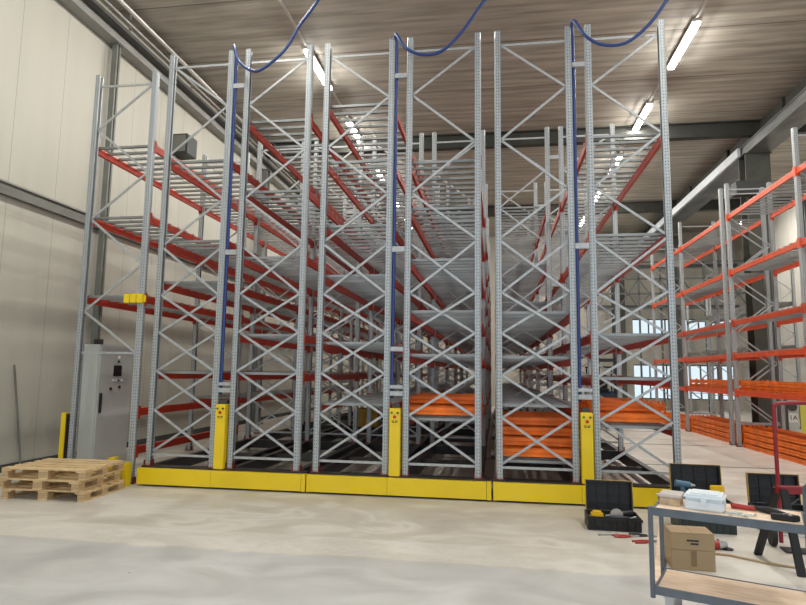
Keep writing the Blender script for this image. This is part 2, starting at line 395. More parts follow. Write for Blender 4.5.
for k in range(3):
    y = 5 + 6.5 * k
    o = root('tube_light', 'white tube light beyond the girder, ' + ['above the near end of the right-hand rack', 'past the dark column', 'close to the far windows'][k], 'light', (11.3, y, 8.9))
    put('housing', lampbody, o); put('diffuser', lampdif, o)
    glow(o, GLOW * .8)
    for yy in (.3, 1.8): put('suspension_wire', MB().tube([(0, yy, .12), (0, yy, ZC - 8.9)], .006, 5).mesh('wire', 'steel'), o)

# ------------------------------------------------------------------ racks
W = 1.1
def omega(s=1):   # upright outline in plan, web towards +s x
    a = .048
    pts = [(a, -.028), (a, .028), (.03, .05), (-a, .05), (-a, .03), (-a + .006, .03), (-a + .006, .043), (.026, .043), (a - .007, .024), (a - .007, -.024), (.026, -.043), (-a + .006, -.043), (-a + .006, -.03), (-a, -.03), (-a, -.05), (.03, -.05)]
    return [(s * x, y) for x, y in pts]
_c = {}
def post_mesh(s, h):
    k = ('p', s, h)
    if k not in _c: _c[k] = MB().prism(omega(s), 0, h).mesh('upright_post', 'post')
    return _c[k]
def nodes(z0, z1, xz):
    # heights of the bracing nodes: X panels below, single zigzag above
    return None
def brace_list(kind):
    """(za on the outer side, zb on the inner side, y offset); heights above floor"""
    if kind == 'mobile':
        out = [(7.07, 6.31, 0), (5.49, 6.31, 0), (5.49, 4.68, 0), (3.93, 4.68, 0)]
        N = [3.86, 3.07, 2.45, 1.82, 1.19, .52]
        for a, b in zip(N, N[1:]): out += [(a, b, -.024), (b, a, .024)]
        return out, [7.06, .47]
    N = [6.0, 4.4, 2.8, 1.2]; K = [6.8, 5.2, 3.6, 2.1, .5]
    if kind == 'far': return [(5.8, 5.0, 0), (4.2, 5.0, 0), (4.2, 3.4, 0), (2.6, 3.4, 0), (2.6, 1.8, 0), (1.0, 1.8, 0)], [5.8, 1.0]
    if kind == 'zig': N = [6.2, 4.6, 3.0, 1.4]; K = [7.0, 5.4, 3.8, 2.2, .6]; hz = [7.0, .6]
    else: hz = [6.8, 2.1]
    out = []
    for i in range(4):
        if kind == 'fixed' and i == 3: continue
        out += [(N[i], K[i], 0), (N[i], K[i + 1], 0)]
    return out, hz
def brace_bar(mb, za, zb, dy, s):
    # outer post at x=0, inner post at s*W
    return mb.bar((s * .045, dy, za), (s * (W - .045), dy, zb), .028, .042, (0, 1, 0)) if False else mb.bar((s * .045, dy, za), (s * (W - .045), dy, zb), .020, .036, (0, 0, 1))
def bracing_mesh(kind, s, dz=0):
    k = ('b', kind, s)
    if k not in _c:
        mb = MB(); dg, hz = brace_list(kind)
        for za, zb, dy in dg: brace_bar(mb, za, zb, dy, s)
        for z in hz: brace_bar(mb, z, z, 0, s)
        _c[k] = mb.mesh('frame_bracing', 'brace')
    return _c[k]
def beam_mesh(L, m, s, h=.125):
    # step beam along y with rounded box section, connector plates with hooks at both ends
    k = ('beam', L, m, s, h)
    if k not in _c:
        mb = MB(); w = .05
        mb.prism([(-w / 2, -h), (w / 2, -h), (w / 2, -.018), (s * w / 2 * 0 + w / 2 - .0, -.018), (w / 2 - .004, 0), (-w / 2 + .004, 0), (-w / 2, -.018)], .055, L - .055, 'y')
        for y in (.05, L - .056): mb.box(-w / 2 - .012, w / 2 + .012, y, y + .006, -h - .05, .04)
        for y0, y1 in ((.0, .055), (L - .055, L)): mb.box(s * -.052 - .004, s * -.052 + .004, y0, y1, -h - .05, .04)
        _c[k] = mb.mesh('load_beam', m)
    return _c[k]
def deck_mesh(L):
    k = ('deck', L)
    if k not in _c:
        mb = MB(); n = int(L / .27)
        for i in range(n):
            y = .12 + i * (L - .24) / (n - 1); big = True; hw = .024 if big else .012
            e = -.028 if big else -.02
            mb.box(e, W - e, y - hw, y + hw, -.012, 0)
            if big:
                mb.box(.03, W - .03, y - hw, y - hw + .004, -.04, -.012); mb.box(.03, W - .03, y + hw - .004, y + hw, -.04, -.012)
                mb.box(-.032, -.028, y - hw, y + hw, -.05, 0); mb.box(W + .028, W + .032, y - hw, y + hw, -.05, 0)
        for i in range(3):
            x = .06 + i * (W - .12) / 2; mb.box(x - .005, x + .005, .08, L - .08, 0, .008)
        _c[k] = mb.mesh('wire_deck', 'deck')
    return _c[k]
BAY = 3.93
foot_mesh = MB().box(-.075, .075, -.07, .07, 0, .012).box(-.06, -.052, -.055, .055, .012, .09).box(.052, .06, -.055, .055, .012, .09).mesh('foot', 'bracket')

def rack_row(parent, x_out, s, z0, h, ys, levels, beam_m, kind, front_detail=True, decks=True, skip=()):
    """one row: outer posts at x_out, inner posts at x_out+s*W; beams run along y. levels: list per bay"""
    x_in = x_out + s * W
    for i, y in enumerate(ys):
        put('post', post_mesh(-s, h), parent, (x_out, y, z0)); put('post', post_mesh(s, h), parent, (x_in, y, z0))
        put('foot_plate', foot_mesh, parent, (x_out, y, z0 - .001 if z0 > 0 else 0)); put('foot_plate', foot_mesh, parent, (x_in, y, z0 - .001 if z0 > 0 else 0))
        if i == 0 and front_detail:
            dg, hz = brace_list(kind)
            for za, zb, dy in dg:
                put('diagonal_brace', brace_bar(MB(), za, zb, dy, s).mesh('diag', 'brace'), parent, (x_out, y, 0))
            for z in hz: put('horizontal_brace', brace_bar(MB(), z, z, 0, s).mesh('hor', 'brace'), parent, (x_out, y, 0))
        else:
            put('frame_bracing', bracing_mesh(kind, s), parent, (x_out, y, 0))
    for i in range(len(ys) - 1):
        L = round(ys[i + 1] - ys[i], 3)
        for z in levels[i]:
            put('load_beam', beam_mesh(L, beam_m, s), parent, (x_out, ys[i], z)); put('load_beam', beam_mesh(L, beam_m, -s), parent, (x_in, ys[i], z))
            if decks and (i, z) not in skip:
                put('wire_deck', deck_mesh(L), parent, (min(x_out, x_in), ys[i], z + .013))

YS = [BAY * k for k in range(6)]
X = dict(A=-5.55, B=-4.45, C=-4.156, D=-3.056, E=-2.757, F=-1.657, G=-1.363, H=-.263, I=.045, J=1.145, K=1.439, L=2.539)
def text_mesh(body, size, m, depth=.002):
    cu = bpy.data.curves.new('t', 'FONT'); cu.body = body; cu.size = size; cu.extrude = depth; cu.align_x = 'CENTER'; cu.align_y = 'CENTER'; cu.resolution_u = 2
    ob = bpy.data.objects.new('t', cu); COL.objects.link(ob); dg = bpy.context.evaluated_depsgraph_get(); dg.update()
    me = bpy.data.meshes.new_from_object(ob.evaluated_get(dg)); bpy.data.objects.remove(ob); me.materials.clear(); me.materials.append(M[m])
    return me

def carriage(a, b_, c, d, lv1, lv2, label, ties):
    o = root('mobile_rack', label, 'rack', (0, 0, 0), group='mobile racks on yellow bases')
    xa, xb, xc, xd = X[a], X[b_], X[c], X[d]
    rack_row(o, xa, 1, .30, 6.99, YS, lv1, 'redbeam', 'mobile')
    rack_row(o, xd, -1, .30, 6.99, YS, lv2, 'redbeam', 'mobile')
    x0, x1 = xa - .09, xd + .19
    xm = (xb + xc) / 2
    # yellow fascia in two plates with turned end caps
    for u0, u1 in ((x0, xb + .05), (xb + .054, x1 - .07)):
        mb = MB(); mb.box(u0, u1, -.17, -.155, .03, .265); mb.box(u0, u1, -.17, -.10, .265, .277)
        put('base_fascia', mb.mesh('fascia', 'yellow'), o)
    put('end_cap', bx(x1 - .065, x1, -.18, -.05, .025, .28, 'yellow', .006), o)
    put('end_cap', bx(x0 - .0, x0 + .05, -.175, -.06, .025, .279, 'yellow', .006), o)
    # dark chassis: end girder, long side girders, cross girders, wheels
    put('chassis_girder', bx(x0 + .02, x1 - .02, -.10, .10, .06, .299, 'black'), o)
    for x in (xa, xb, xc, xd): put('chassis_girder', bx(x - .05, x + .05, .10, YS[-1] + .1, .10, .299, 'black'), o)
    for y in YS[1:]: put('cross_member', bx(xa + .05, xd - .05, y - .06, y + .06, .12, .298, 'black'), o)
    for y in YS[:-1]:
        put('cross_member', bx(xa + .05, xd - .05, y + 1.9, y + 1.98, .16, .27, 'tray'), o)
    wh = MB().tube([(-.035, 0, 0), (.035, 0, 0)], .11, 16).mesh('wheel', 'steel')
    for y in YS:
        for x in (xa, xb, xc, xd):
            put('wheel', MB().tube([(0, -.035, 0), (0, .035, 0)], .10, 16).mesh('wheel', 'steel') if False else wheel_mesh, o, (x - .12, min(y + .35, YS[-1]), .108))
    # control column between the two rows
    put('control_column', bx(xm - .083, xm + .083, -.13, .04, .30, 1.30, 'yellow', .008), o)
    cc = put('control_panel', bx(xm - .08, xm + .08, -.136, -.13, 1.06, 1.29, 'yellow'), o)
    for dx, z, r, mm in ((-.045, 1.235, .016, 'lampgreen'), (.045, 1.235, .016, 'ink'), (0, 1.175, .024, 'button')):
        put('push_button', MB().tube([(xm + dx, -.136, z), (xm + dx, -.152, z)], r, 14).mesh('btn', mm), cc)
    lines = MB()
    for z, w in ((1.112, .095), (1.092, .075)): 
        lines.box(xm - w / 2, xm - .008, -.138, -.136, z - .006, z + .006); lines.box(xm + .004, xm + w / 2, -.138, -.136, z - .006, z + .006)
    put('caption_print', lines.mesh('print', 'ink'), cc)
    put('connection_box', bx(xm - .06, xm + .06, -.04, .04, 1.302, 1.36, 'plinth'), o)
    for z, hh in ties: put('spacer', bx(xb + .048, xc - .048, -.035, .035, z - hh / 2, z + hh / 2, 'brace'), o)
    for y in YS[1:]:
        for z in (6.6, 3.76, 1.56): put('spacer', bx(xb + .048, xc - .048, y - .03, y + .03, z - .04, z + .04, 'brace'), o)
    return o
wheel_mesh = MB().tube([(-.035, 0, 0), (.035, 0, 0)], .10, 16).mesh('wheel', 'steel')

ab = [5.40, 4.0, 3.30, 1.80]; cd = [6.05, 4.82, 3.70, 2.42, 1.80]
ef = [6.25, 5.28, 4.20, 3.38, 2.30, 1.34]; gh = [5.22, 4.45, 3.62, 2.80, 2.12, 1.14]
ij1 = [2.78, 2.10, 1.38, .56]; ij = [5.52, 4.23, 3.4, 2.78, 2.10, 1.38]; kl = [5.52, 3.96, 2.45, 1.80, 1.10]
TI = [(6.65, .075), (3.77, .085), (1.62, .05), (1.52, .07)]
carriage('A', 'B', 'C', 'D', [ab] * 5, [cd] * 5, 'tall double mobile storage rack on the yellow base nearest the left wall', TI)
carriage('E', 'F', 'G', 'H', [ef] * 5, [gh] * 5, 'tall double mobile storage rack on the middle yellow base', TI + [(2.20, .07)])
carriage('I', 'J', 'K', 'L', [ij1] + [ij] * 4, [kl] * 2 + [[5.52, 3.96, 2.45, 1.80]] * 3, 'tall double mobile storage rack on the right-hand yellow base, behind the open tool cases', TI)

# fixed rack against the left wall
o = root('pallet_rack', 'fixed galvanised rack with red beams along the left wall, around the cabinet', 'rack', (0, 0, 0))
rack_row(o, -6.95, 1, .013, 6.99, YS, [[5.72, 4.45, 3.07]] + [[5.72, 4.45, 3.07, 1.2]] * 4, 'redbeam', 'fixed')
for z in (1.2, .58): put('load_beam', beam_mesh(BAY, 'redbeam', -1), o, (-5.84, 0, z))
# fixed racks on the right
R1 = [4.30, 8.15]; RLEV = [6.27, 4.72, 3.34, 2.46, 1.48]
rh = root('pallet_rack', 'fixed rack with bright orange beams, nearest on the right side of the hall', 'rack', (0, 0, 0), group='fixed racks along the right side')
rack_row(rh, 6.35, 1, .013, 7.15, [.45, 4.30, 8.15], [RLEV] * 2, 'orangebeam', 'zig', front_detail=True, skip=[(0, 1.48), (1, 1.48)])
r2 = root('pallet_rack', 'fixed rack with orange beams standing behind the nearest right-hand one', 'rack', (0, 0, 0), group='fixed racks along the right side')
rack_row(r2, 6.35, 1, .013, 7.15, [8.60, 12.45, 16.3], [RLEV] * 2, 'orangebeam', 'zig', skip=[(0, 1.48), (1, 1.48)])

r3 = root('pallet_rack', 'grey rack frames without orange beams in front of the far windows', 'rack', (0, 0, 0))
rack_row(r3, 9.7, 1, .013, 6.0, [14.5, 17.4, 20.3, 23.2], [[4.6, 3.0]] * 3, 'rail', 'far', decks=True)
lt = root('lattice_girder', 'dark lattice framework high in front of the far end wall', 'lattice', (0, 24.2, 0))
for z in (5.4, 6.2, 7.0, 7.9): put('chord', MB().bar((5.2, 0, z), (XR - .12, 0, z), .09, .09).mesh('ch', 'windowframe'), lt)
for i in range(8):
    x = 5.4 + i * 1.1
    put('upright', MB().bar((x, 0, 0), (x, 0, 7.9), .09, .09).mesh('up', 'windowframe'), lt)
    if i < 7: put('diagonal', MB().bar((x, 0, 5.4), (x + 1.1, 0, 7.0), .05, .05).mesh('dg', 'windowframe'), lt); put('diagonal', MB().bar((x + 1.1, .05, 5.4), (x, .05, 7.0), .05, .05).mesh('dg', 'windowframe'), lt)
# ------------------------------------------------------------------ loose beams
def loose_mesh(L, axis):
    k = ('loose', L, axis)
    if k not in _c:
        mb = MB(); h = .11; w = .05
        poly = [(-w / 2, 0), (w / 2, 0), (w / 2, h * .3), (w / 2 - .012, h * .36), (w / 2 - .012, h * .5), (w / 2, h * .56), (w / 2, h - .03), (w / 2 - .014, h - .03), (w / 2 - .014, h), (-w / 2, h), (-w / 2, h * .56), (-w / 2 + .012, h * .5), (-w / 2 + .012, h * .36), (-w / 2, h * .3)]
        mb.prism(poly, .006, L - .006, 'x' if axis == 'x' else 'y')
        for e in (0, L - .006):
            if axis == 'x': mb.box(e, e + .006, -.035, .03, 0, .19 - .05)
            else: mb.box(-.035, .03, e, e + .006, 0, .14)
        _c[k] = mb.mesh('loose_beam', 'loose')
    return _c[k]
def stack(label, group, x, y, z, L, axis, ncol, nlay, pitch=.078, lay=.142, shift=.035, back=0):
    for l in range(nlay):
        for c in range(ncol):
            j = random.uniform(-shift, shift)
            if axis == 'x': loc = (x + j, y + (c + back * l) * pitch + random.uniform(-.02, .02), z + l * lay)
            else: loc = (x + c * pitch, y + j, z + l * lay)
            o = put('loose_beam', loose_mesh(L, axis), None, loc); tag(o, label, 'beam', group)
stack('short orange beam in the pile on a shelf of the middle mobile rack', 'orange beams on the middle mobile rack', -1.36, .10, 1.206, 1.10, 'x', 12, 2, .15, back=4)
stack('short orange beam in the deep low stack of the right-hand mobile rack', 'deep stack of orange beams', .05, .10, .626, 1.10, 'x', 11, 4, .16, back=1)
stack('short orange beam piled in the outer row of the right-hand mobile rack', 'orange beams in the outer right row', 1.44, .15, 1.166, 1.10, 'x', 14, 2, .17, back=2)
# long beams on the right-hand racks' lowest level and on the floor below
stack('long red-orange beam lying on the lowest shelf of the nearest right-hand rack', 'long beams on the nearest right rack', 6.46, 4.42, 1.486, 3.6, 'y', 5, 2, .2)
stack('long red-orange beam on the lowest shelf, front bay of the right rack', 'long beams in the front bay of the right rack', 6.46, .58, 1.486, 3.6, 'y', 5, 2, .2)
stack('long red-orange beam on the lowest shelf of the farther right rack', 'long beams on the farther right rack', 6.46, 8.72, 1.486, 3.6, 'y', 5, 2, .2)
stack('long orange beam in the floor pile under the nearest right-hand rack', 'long orange beams piled on the floor in front', 6.47, 4.4, .0, 3.65, 'y', 7, 4, .12, .142, .06)
stack('long orange beam in the floor pile under the farther right-hand rack', 'long orange beams piled on the floor farther back', 6.47, 8.7, .0, 3.65, 'y', 7, 4, .12, .142, .06)
stack('long orange beam in the floor pile just behind the red tube frame', 'long orange beams piled nearest the camera', 6.47, .6, .0, 3.6, 'y', 7, 4, .12, .142, .05)
stack('long orange beam in the last floor pile, towards the far windows', 'orange beams piled toward the windows', 6.47, 12.6, .0, 3.6, 'y', 6, 3, .12, .142, .05)

# ------------------------------------------------------------------ hoses over the racks
def spline(pts, n=10):
    P = [Vector(p) for p in pts]; P = [P[0] * 2 - P[1]] + P + [P[-1] * 2 - P[-2]]; out = []
    for i in range(1, len(P) - 2):
        for k in range(n):
            t = k / n; a, b, c, d_ = P[i - 1], P[i], P[i + 1], P[i + 2]
            out.append(.5 * ((2 * b) + (-a + c) * t + (2 * a - 5 * b + 4 * c - d_) * t * t + (-a + 3 * b - 3 * c + d_) * t ** 3))
    out.append(P[-2]); return out
def hose(label, xg, pts, x_clip):
    run = [(xg, .0, 1.45), (xg, .0, 3), (xg, .0, 5), (xg, .0, 7.0), (xg - .02, -.06, 7.30), (xg + .02, -.16, 7.28)] + pts
    o = tag(put('power_cable', MB().tube(spline(run, 8), .026, 8).mesh('hose', 'blue', smooth=True)), label, 'cable', 'blue cables feeding the mobile racks')
hose('blue cable rising beside the first control column and looping up to the ceiling', -4.375, [(-4.21, -.28, 6.96), (-3.99, -.3, 6.77), (-3.78, -.3, 6.77), (-3.4, -.3, 7.08), (-3.16, -.3, 7.49), (-2.86, -.3, 7.91), (-2.4, -.3, 8.8), (-2.0, -.3, 9.88)], 0)
hose('blue cable from the middle rack, hanging in a shallow loop beneath the ceiling', -1.582, [(-1.40, -.28, 6.98), (-1.12, -.3, 6.83), (-.8, -.3, 6.88), (-.48, -.3, 7.2), (-.2, -.3, 7.6), (.05, -.3, 7.95), (.45, -.3, 8.9), (.8, -.3, 9.88)], 0)
hose('blue cable from the right-hand mobile rack, with the widest drooping loop', 1.22, [(1.36, -.28, 6.98), (1.6, -.3, 6.80), (1.95, -.3, 6.80), (2.3, -.3, 7.08), (2.6, -.3, 7.5), (2.9, -.3, 7.98), (3.3, -.3, 8.9), (3.7, -.3, 9.88)], 0)

# ------------------------------------------------------------------ cabinet
cb = root('electrical_cabinet', 'tall light grey electrical cabinet beside the left wall with lamps and buttons', 'cabinet', (-7.32, .62, 0))
put('cabinet_body', bx(0, .30, 0, 1.0, .10, 2.27, 'cabinet', .008), cb)
put('plinth', bx(.01, .29, .01, .99, 0, .10, 'plinth'), cb)
dr = put('door', bx(.30, .322, .02, .98, .13, 2.24, 'cabinet', .005), cb)
put('handle', bx(.322, .36, .06, .10, 1.05, 1.40, 'black', .004), dr)
put('display', bx(.322, .332, .42, .66, 1.70, 1.90, 'blackplastic', .003), dr)
for yy, z, r, mm in ((.56, 2.05, .03, 'lampw'), (.55, 1.97, .022, 'ink'), (.42, 1.62, .016, 'lampw'), (.50, 1.62, .016, 'lampw'), (.58, 1.62, .016, 'ink'), (.68, 1.62, .016, 'lampw'), (.36, 1.47, .028, 'ink'), (.62, 1.50, .028, 'ink')):
    put('push_button', MB().tube([(.322, yy, z), (.34, yy, z)], r, 14).mesh('btn', mm), dr)
for k in range(4): put('cable_gland', MB().tube([(.06 + .05 * k, .2, 2.27), (.06 + .05 * k, .2, 2.37)], .02, 8).mesh('gl', 'black'), cb)
put('label_plate', bx(.06, .16, -.006, -.0, .16, .22, 'black'), cb)

# yellow sensor boxes on the fixed rack beam
sb = root('sensor_bracket', 'small yellow boxed warning device clamped to the left rack beam', 'sensor', (-6.12, -.02, 2.93))
for k in range(3): put('sensor_box', bx(.115 * k, .115 * k + .105, -.09, -.03, 0, .15, 'yellow', .006), sb)
put('mounting_plate', bx(-.02, .36, -.03, -.012, .02, .13, 'yellow'), sb)

# guards and bollard
bo = root('bollard', 'slim yellow bollard with dark back, between wall and cabinet', 'bollard', (-7.30, .25, 0))
put('guard_post', bx(-.045, .045, -.05, .05, .01, 1.08, 'yellow', .008), bo); put('backing', bx(.045, .07, -.04, .06, .01, 1.06, 'black', .004), bo); put('base_plate', bx(-.1, .14, -.1, .1, 0, .01, 'yellow'), bo)
gd = root('foot_guard', 'low angled yellow steel guard at the corner beside the pallets', 'guard', (-6.05, -.25, 0))
gm = MB(); gm.prism([(-.0, -.08), (.11, -.08), (.11, -.02), (.06, -.02), (.06, .10), (0, .10)], .012, .44); put('upright_plate', gm.mesh('gp', 'yellow'), gd)
put('side_plate', bx(.06, .27, .02, .06, .012, .34, 'yellow', .004), gd); put('base_plate', bx(-.04, .3, -.12, .14, 0, .012, 'yellow'), gd); put('stop_plate', bx(.23, .30, -.05, .10, .012, .36, 'yellow', .004), gd)

# leaning bar and handles at the wall
tag(put('metal_bar', MB().tube([(-8.50, .75, .012), (-8.555, .46, 1.88)], .018, 8).mesh('bar', 'rail')), 'dark slim bar leaning against the left wall panels', 'bar')
hb = root('air_heater', 'dark box-shaped heater mounted high at the left wall behind the racks', 'heater', (-8.6, 5.2, 7.6))
put('casing', bx(.0, .45, 0, .55, 0, .55, 'plinth', .02), hb); put('outlet_grille', bx(.05, .40, -.02, 0, .05, .50, 'rail'), hb)
hb = root('air_heater', 'dark heater box fixed beside the thick steel column on the right', 'heater', (7.42, 10.25, 7.50))
put('casing', bx(.0, .85, 0, .5, 0, .40, 'plinth', .02), hb); put('outlet_grille', bx(.08, .5, -.02, 0, .05, .20, 'plinth'), hb); put('bracket', bx(.82, .92, .4, .66, .1, .3, 'rail'), hb)

# 1A sign on a slim pale casing beside the dark column
sg = root('sign_post', 'pale casing with a white 1A sign beside the thick dark column', 'sign', (8.96, 11.0, 0))
put('casing', bx(-.12, .16, 0, .2, 0, 1.30, 'cabinet'), sg)
pl_ = put('sign_plate', bx(-.12, .14, -.012, 0, .48, .76, 'signwhite'), sg)
put('lettering', text_mesh('1A', .20, 'ink'), pl_, (.01, -.016, .62), (PI / 2, 0, 0))
put('round_gauge', MB().tube([(0, 0, .95), (0, -.03, .95)], .13, 18).mesh('g', 'tray'), sg)
tag(put('notice_board', bx(9.18, 9.62, 11.0, 11.03, .0, 1.05, 'signyellow')), 'yellow-green board standing just right of the 1A sign', 'board')

# ------------------------------------------------------------------ pallets
def pallet_mesh_parts():
    L, D = 1.26, .96
    parts = {'top_board': [], 'stringer_board': [], 'block': [], 'bottom_board': []}
    ys = [(0, .145), (.235, .335), (.41, .545), (.635, .735), (D - .145, D)]
    for y0, y1 in ys: parts['top_board'].append(bx(0, L, y0, y1, .122, .144, 'pallet', .002))
    for x0 in (0, L / 2 - .0725, L - .145): parts['stringer_board'].append(bx(x0, x0 + .145, 0, D, .100, .122, 'pallet', .002))
    for x0, w in ((0, .1), (L / 2 - .07, .145), (L - .1, .1)):
        for y0, dd in ((0, .145), (D / 2 - .0725, .145), (D - .145, .145)): parts['block'].append(bx(x0, x0 + w, y0, y0 + dd, .022, .100, 'palletdark', .002))
    for x0 in (0, L / 2 - .0725, L - .1): parts['bottom_board'].append(bx(x0, x0 + (.1 if x0 != L / 2 - .0725 else .145), 0, D, 0, .022, 'pallet', .002))
    return parts
PP = pallet_mesh_parts()
for k, (x, y, rz, lab) in enumerate(((-6.90, -1.44, .03, 'lowest wooden pallet of the stack of three beside the left wall'), (-6.97, -1.45, .0, 'middle wooden pallet of the stack of three, shifted slightly to the left'), (-6.90, -1.47, .05, 'topmost wooden pallet of the stack of three by the left wall'))):
    p = root('wooden_pallet', lab, 'pallet', (x, y, .1442 * k), rz, 'stacked wooden pallets')
    for n, ms in PP.items():
        for me in ms: put(n, me, p)

# ------------------------------------------------------------------ tool cases
def grid_lines(mb, x0, x1, y, z0, z1, n): 
    for i in range(n): 
        z = z0 + (z1 - z0) * (i + .5) / n; mb.box(x0, x1, y - .012, y, z - .006, z + .006)
def tool_case(label, loc, rz, w, d, h, lid, bodym='blackplastic', lean=.10):
    o = root('tool_case', label, 'tool case', loc, rz)
    b = MB(); t = .018
    b.box(-w / 2, w / 2, 0, d, .0, t); b.box(-w / 2, w / 2, 0, t, t, h); b.box(-w / 2, w / 2, d - t, d, t, h); b.box(-w / 2, -w / 2 + t, t, d - t, t, h); b.box(w / 2 - t, w / 2, t, d - t, t, h)
    for i in range(8):
        x = -w / 2 + .06 + i * (w - .12) / 7; b.box(x - .012, x + .012, -.012, 0, .03, h - .05)
    b.box(-w / 2 - .012, w / 2 + .012, -.014, 0, h - .04, h - .01)
    put('case_body', b.mesh('cb', bodym, .003), o)
    T = Matrix.Translation((0, d, h)) @ Matrix.Rotation(-lean, 4, 'X')
    l = MB(); dp = .07; w2 = w - .05
    l.box(-w2 / 2, w2 / 2, dp - .012, dp, 0, lid, T=T); l.box(-w2 / 2, w2 / 2, 0, dp - .012, lid - .02, lid, T=T); l.box(-w2 / 2, w2 / 2, 0, dp - .012, 0, .02, T=T)
    l.box(-w2 / 2, -w2 / 2 + .018, 0, dp - .012, .02, lid - .02, T=T); l.box(w2 / 2 - .018, w2 / 2, 0, dp - .012, .02, lid - .02, T=T)
    for i in range(3): l.box(-w2 / 2 + .018, w2 / 2 - .018, dp - .03, dp - .012, .08 + .1 * i, .095 + .1 * i, T=T)
    for i in range(3): l.box(-w2 / 4 + w2 / 4 * i - .006, -w2 / 4 + w2 / 4 * i + .006, dp - .03, dp - .012, .02, lid - .02, T=T)
    put('lid', l.mesh('lid', 'blackplastic', .002), o)
    if h < .2: put('insert_tray', bx(-w / 2 + .02, w / 2 - .02, .02, d - .02, h - .075, h - .06, 'tray'), o)
    rim = MB()
    rim.box(-w2 / 2 - .006, -w2 / 2, -.004, .03, 0, lid + .001, T=T); rim.box(w2 / 2, w2 / 2 + .006, -.004, .03, 0, lid + .001, T=T)
    rim.box(-w2 / 2 - .006, w2 / 2 + .006, -.004, .03, lid, lid + .005, T=T)
    put('rim_seal', rim.mesh('rim', 'crateyellow'), o)
    for sx in (-1, 1):
        put('latch', MB().box(sx * w * .3 - .035, sx * w * .3 + .035, -.026, -.014, h - .10, h - .02).mesh('latch', 'blackplastic', .003), o)
    return o
c1 = tool_case('open black tool case on the floor before the yellow base, full of tools', (1.39, -1.50, 0), -.03, .61, .38, .16, .36)
c2 = tool_case('open deep dark tool box behind the trolley and its white container', (2.47, -1.36, 0), -.05, .64, .42, .35, .38, 'greenplastic')
c3 = tool_case('open black tool case behind the sawhorse, partly hidden by the red bar', (3.48, -1.10, 0), -.06, .64, .42, .25, .36)
def item(name, label, cat, me, loc, rz=0, group=None): return tag(put(name, me, None, loc, (0, 0, rz)), label, cat, group)
# contents
item('battery_pack', 'yellow battery pack inside the floor-standing black tool case', 'battery', MB().box(-.07, .07, 0, .09, 0, .08).box(-.05, .05, .01, .08, .08, .10).mesh('bat', 'yellowplastic', .008), (1.21, -1.40, .101))
dm = MB().tube([(0, 0, .02), (0, .14, .02)], .045, 12, 'blackplastic').tube([(0, .14, .02), (0, .19, .02)], [.03, .012], 10, 'steel').box(-.022, .022, .02, .07, -.15 + .15, .02, 'yellowplastic')
item('angle_grinder', 'round yellow and black power tool lying in the floor-standing tool case', 'power tool', MB().tube([(0, 0, .07), (0, .02, .07)], .075, 20, 'steel').tube([(0, .02, .07), (0, .06, .07)], .05, 14, 'yellowplastic').tube([(.0, .05, .07), (.20, .12, .08)], .032, 10, 'blackplastic').mesh('gr'), (1.43, -1.42, .101))
for k, (x, y, a, z) in enumerate(((1.21, -1.45, .1, .02), (1.33, -1.22, -.3, .02), (1.57, -1.35, .3, .02))):
    item('hand_tool', ['steel hand tool at the left inside the floor-standing tool case', 'steel pliers standing up at the back of the floor-standing tool case', 'long steel tool on the right inside the floor-standing tool case'][k], 'tool',
         MB().tube([(-.09, 0, -z + .045), (0, 0, -z + .05)], .016, 8, 'blackplastic').tube([(0, 0, -z + .05), (.10, 0, -z + .07)], .010, 8, 'steel').box(.09, .13, -.02, .02, -z + .058, -z + .075, 'steel').mesh('ht'), (x, y, .101 + z - .033), a)
item('tool_pouch', 'yellow tool corner standing up in the deep dark tool box', 'tool', MB().box(-.08, .08, 0, .05, 0, .50).box(-.06, .06, -.02, 0, .1, .3).mesh('tp', 'yellowplastic', .01), (2.67, -1.16, .019))
dr = root('cordless_drill', 'blue-grey cordless drill poking out of the deep dark tool box', 'drill', (2.27, -1.19, .30))
put('motor_body', MB().tube([(-.10, 0, .24), (.07, 0, .22)], .04, 12).mesh('mb', 'lightblue'), dr); put('grip', MB().tube([(-.02, 0, .23), (.01, 0, .02)], [.03, .026], 10).mesh('gr', 'lightblue'), dr); put('chuck', MB().tube([(.07, 0, .22), (.13, 0, .215)], [.028, .014], 10).mesh('ch', 'steel'), dr); put('battery', bx(-.05, .07, -.04, .04, -.279, .03, 'blackplastic', .008), dr)
item('battery_pack', 'yellow and black battery in the case behind the sawhorse', 'battery', MB().box(-.08, .08, 0, .08, 0, .1).mesh('bat', 'yellowplastic', .008), (3.58, -1.0, .019))

# tools on the floor in front of the case
for k, (x, y, a, mm, lab) in enumerate(((1.30, -1.44, .6, 'crateyellow', 'ochre-handled screwdriver in the floor-standing tool case'), (1.62, -1.45, -.4, 'lightblue', 'blue-handled screwdriver at the right end of the floor-standing tool case'), (1.20, -1.28, .2, 'steel', 'bright steel wrench at the back of the floor-standing tool case'), (1.48, -1.25, .15, 'beige', 'tan-handled tool behind the round power tool in the case'))):
    item('screwdriver' if k != 2 else 'wrench', lab, 'tool', MB().tube([(-.09, 0, .016), (0, 0, .016)], .015, 8, mm).tube([(0, 0, .016), (.11, 0, .012)], .006, 6, 'steel').mesh('sd'), (x, y, .101), a)
def pliers(label, x, y, rz, m1='redbright', L=.2):
    o = root('pliers', label, 'pliers', (x, y, 0), rz)
    put('handle', MB().tube(spline([(0, .004, .012), (-L * .4, .035, .012), (-L, .03, .012)], 5), .011, 8).mesh('h', m1), o)
    put('handle', MB().tube(spline([(0, -.004, .012), (-L * .4, -.035, .012), (-L, -.03, .012)], 5), .011, 8).mesh('h', m1), o)
    put('jaw', MB().box(0, .03, -.02, .02, .002, .022).prism([(.03, -.016), (.10, -.003), (.10, .003), (.03, .016)], .004, .02).mesh('j', 'steel'), o)
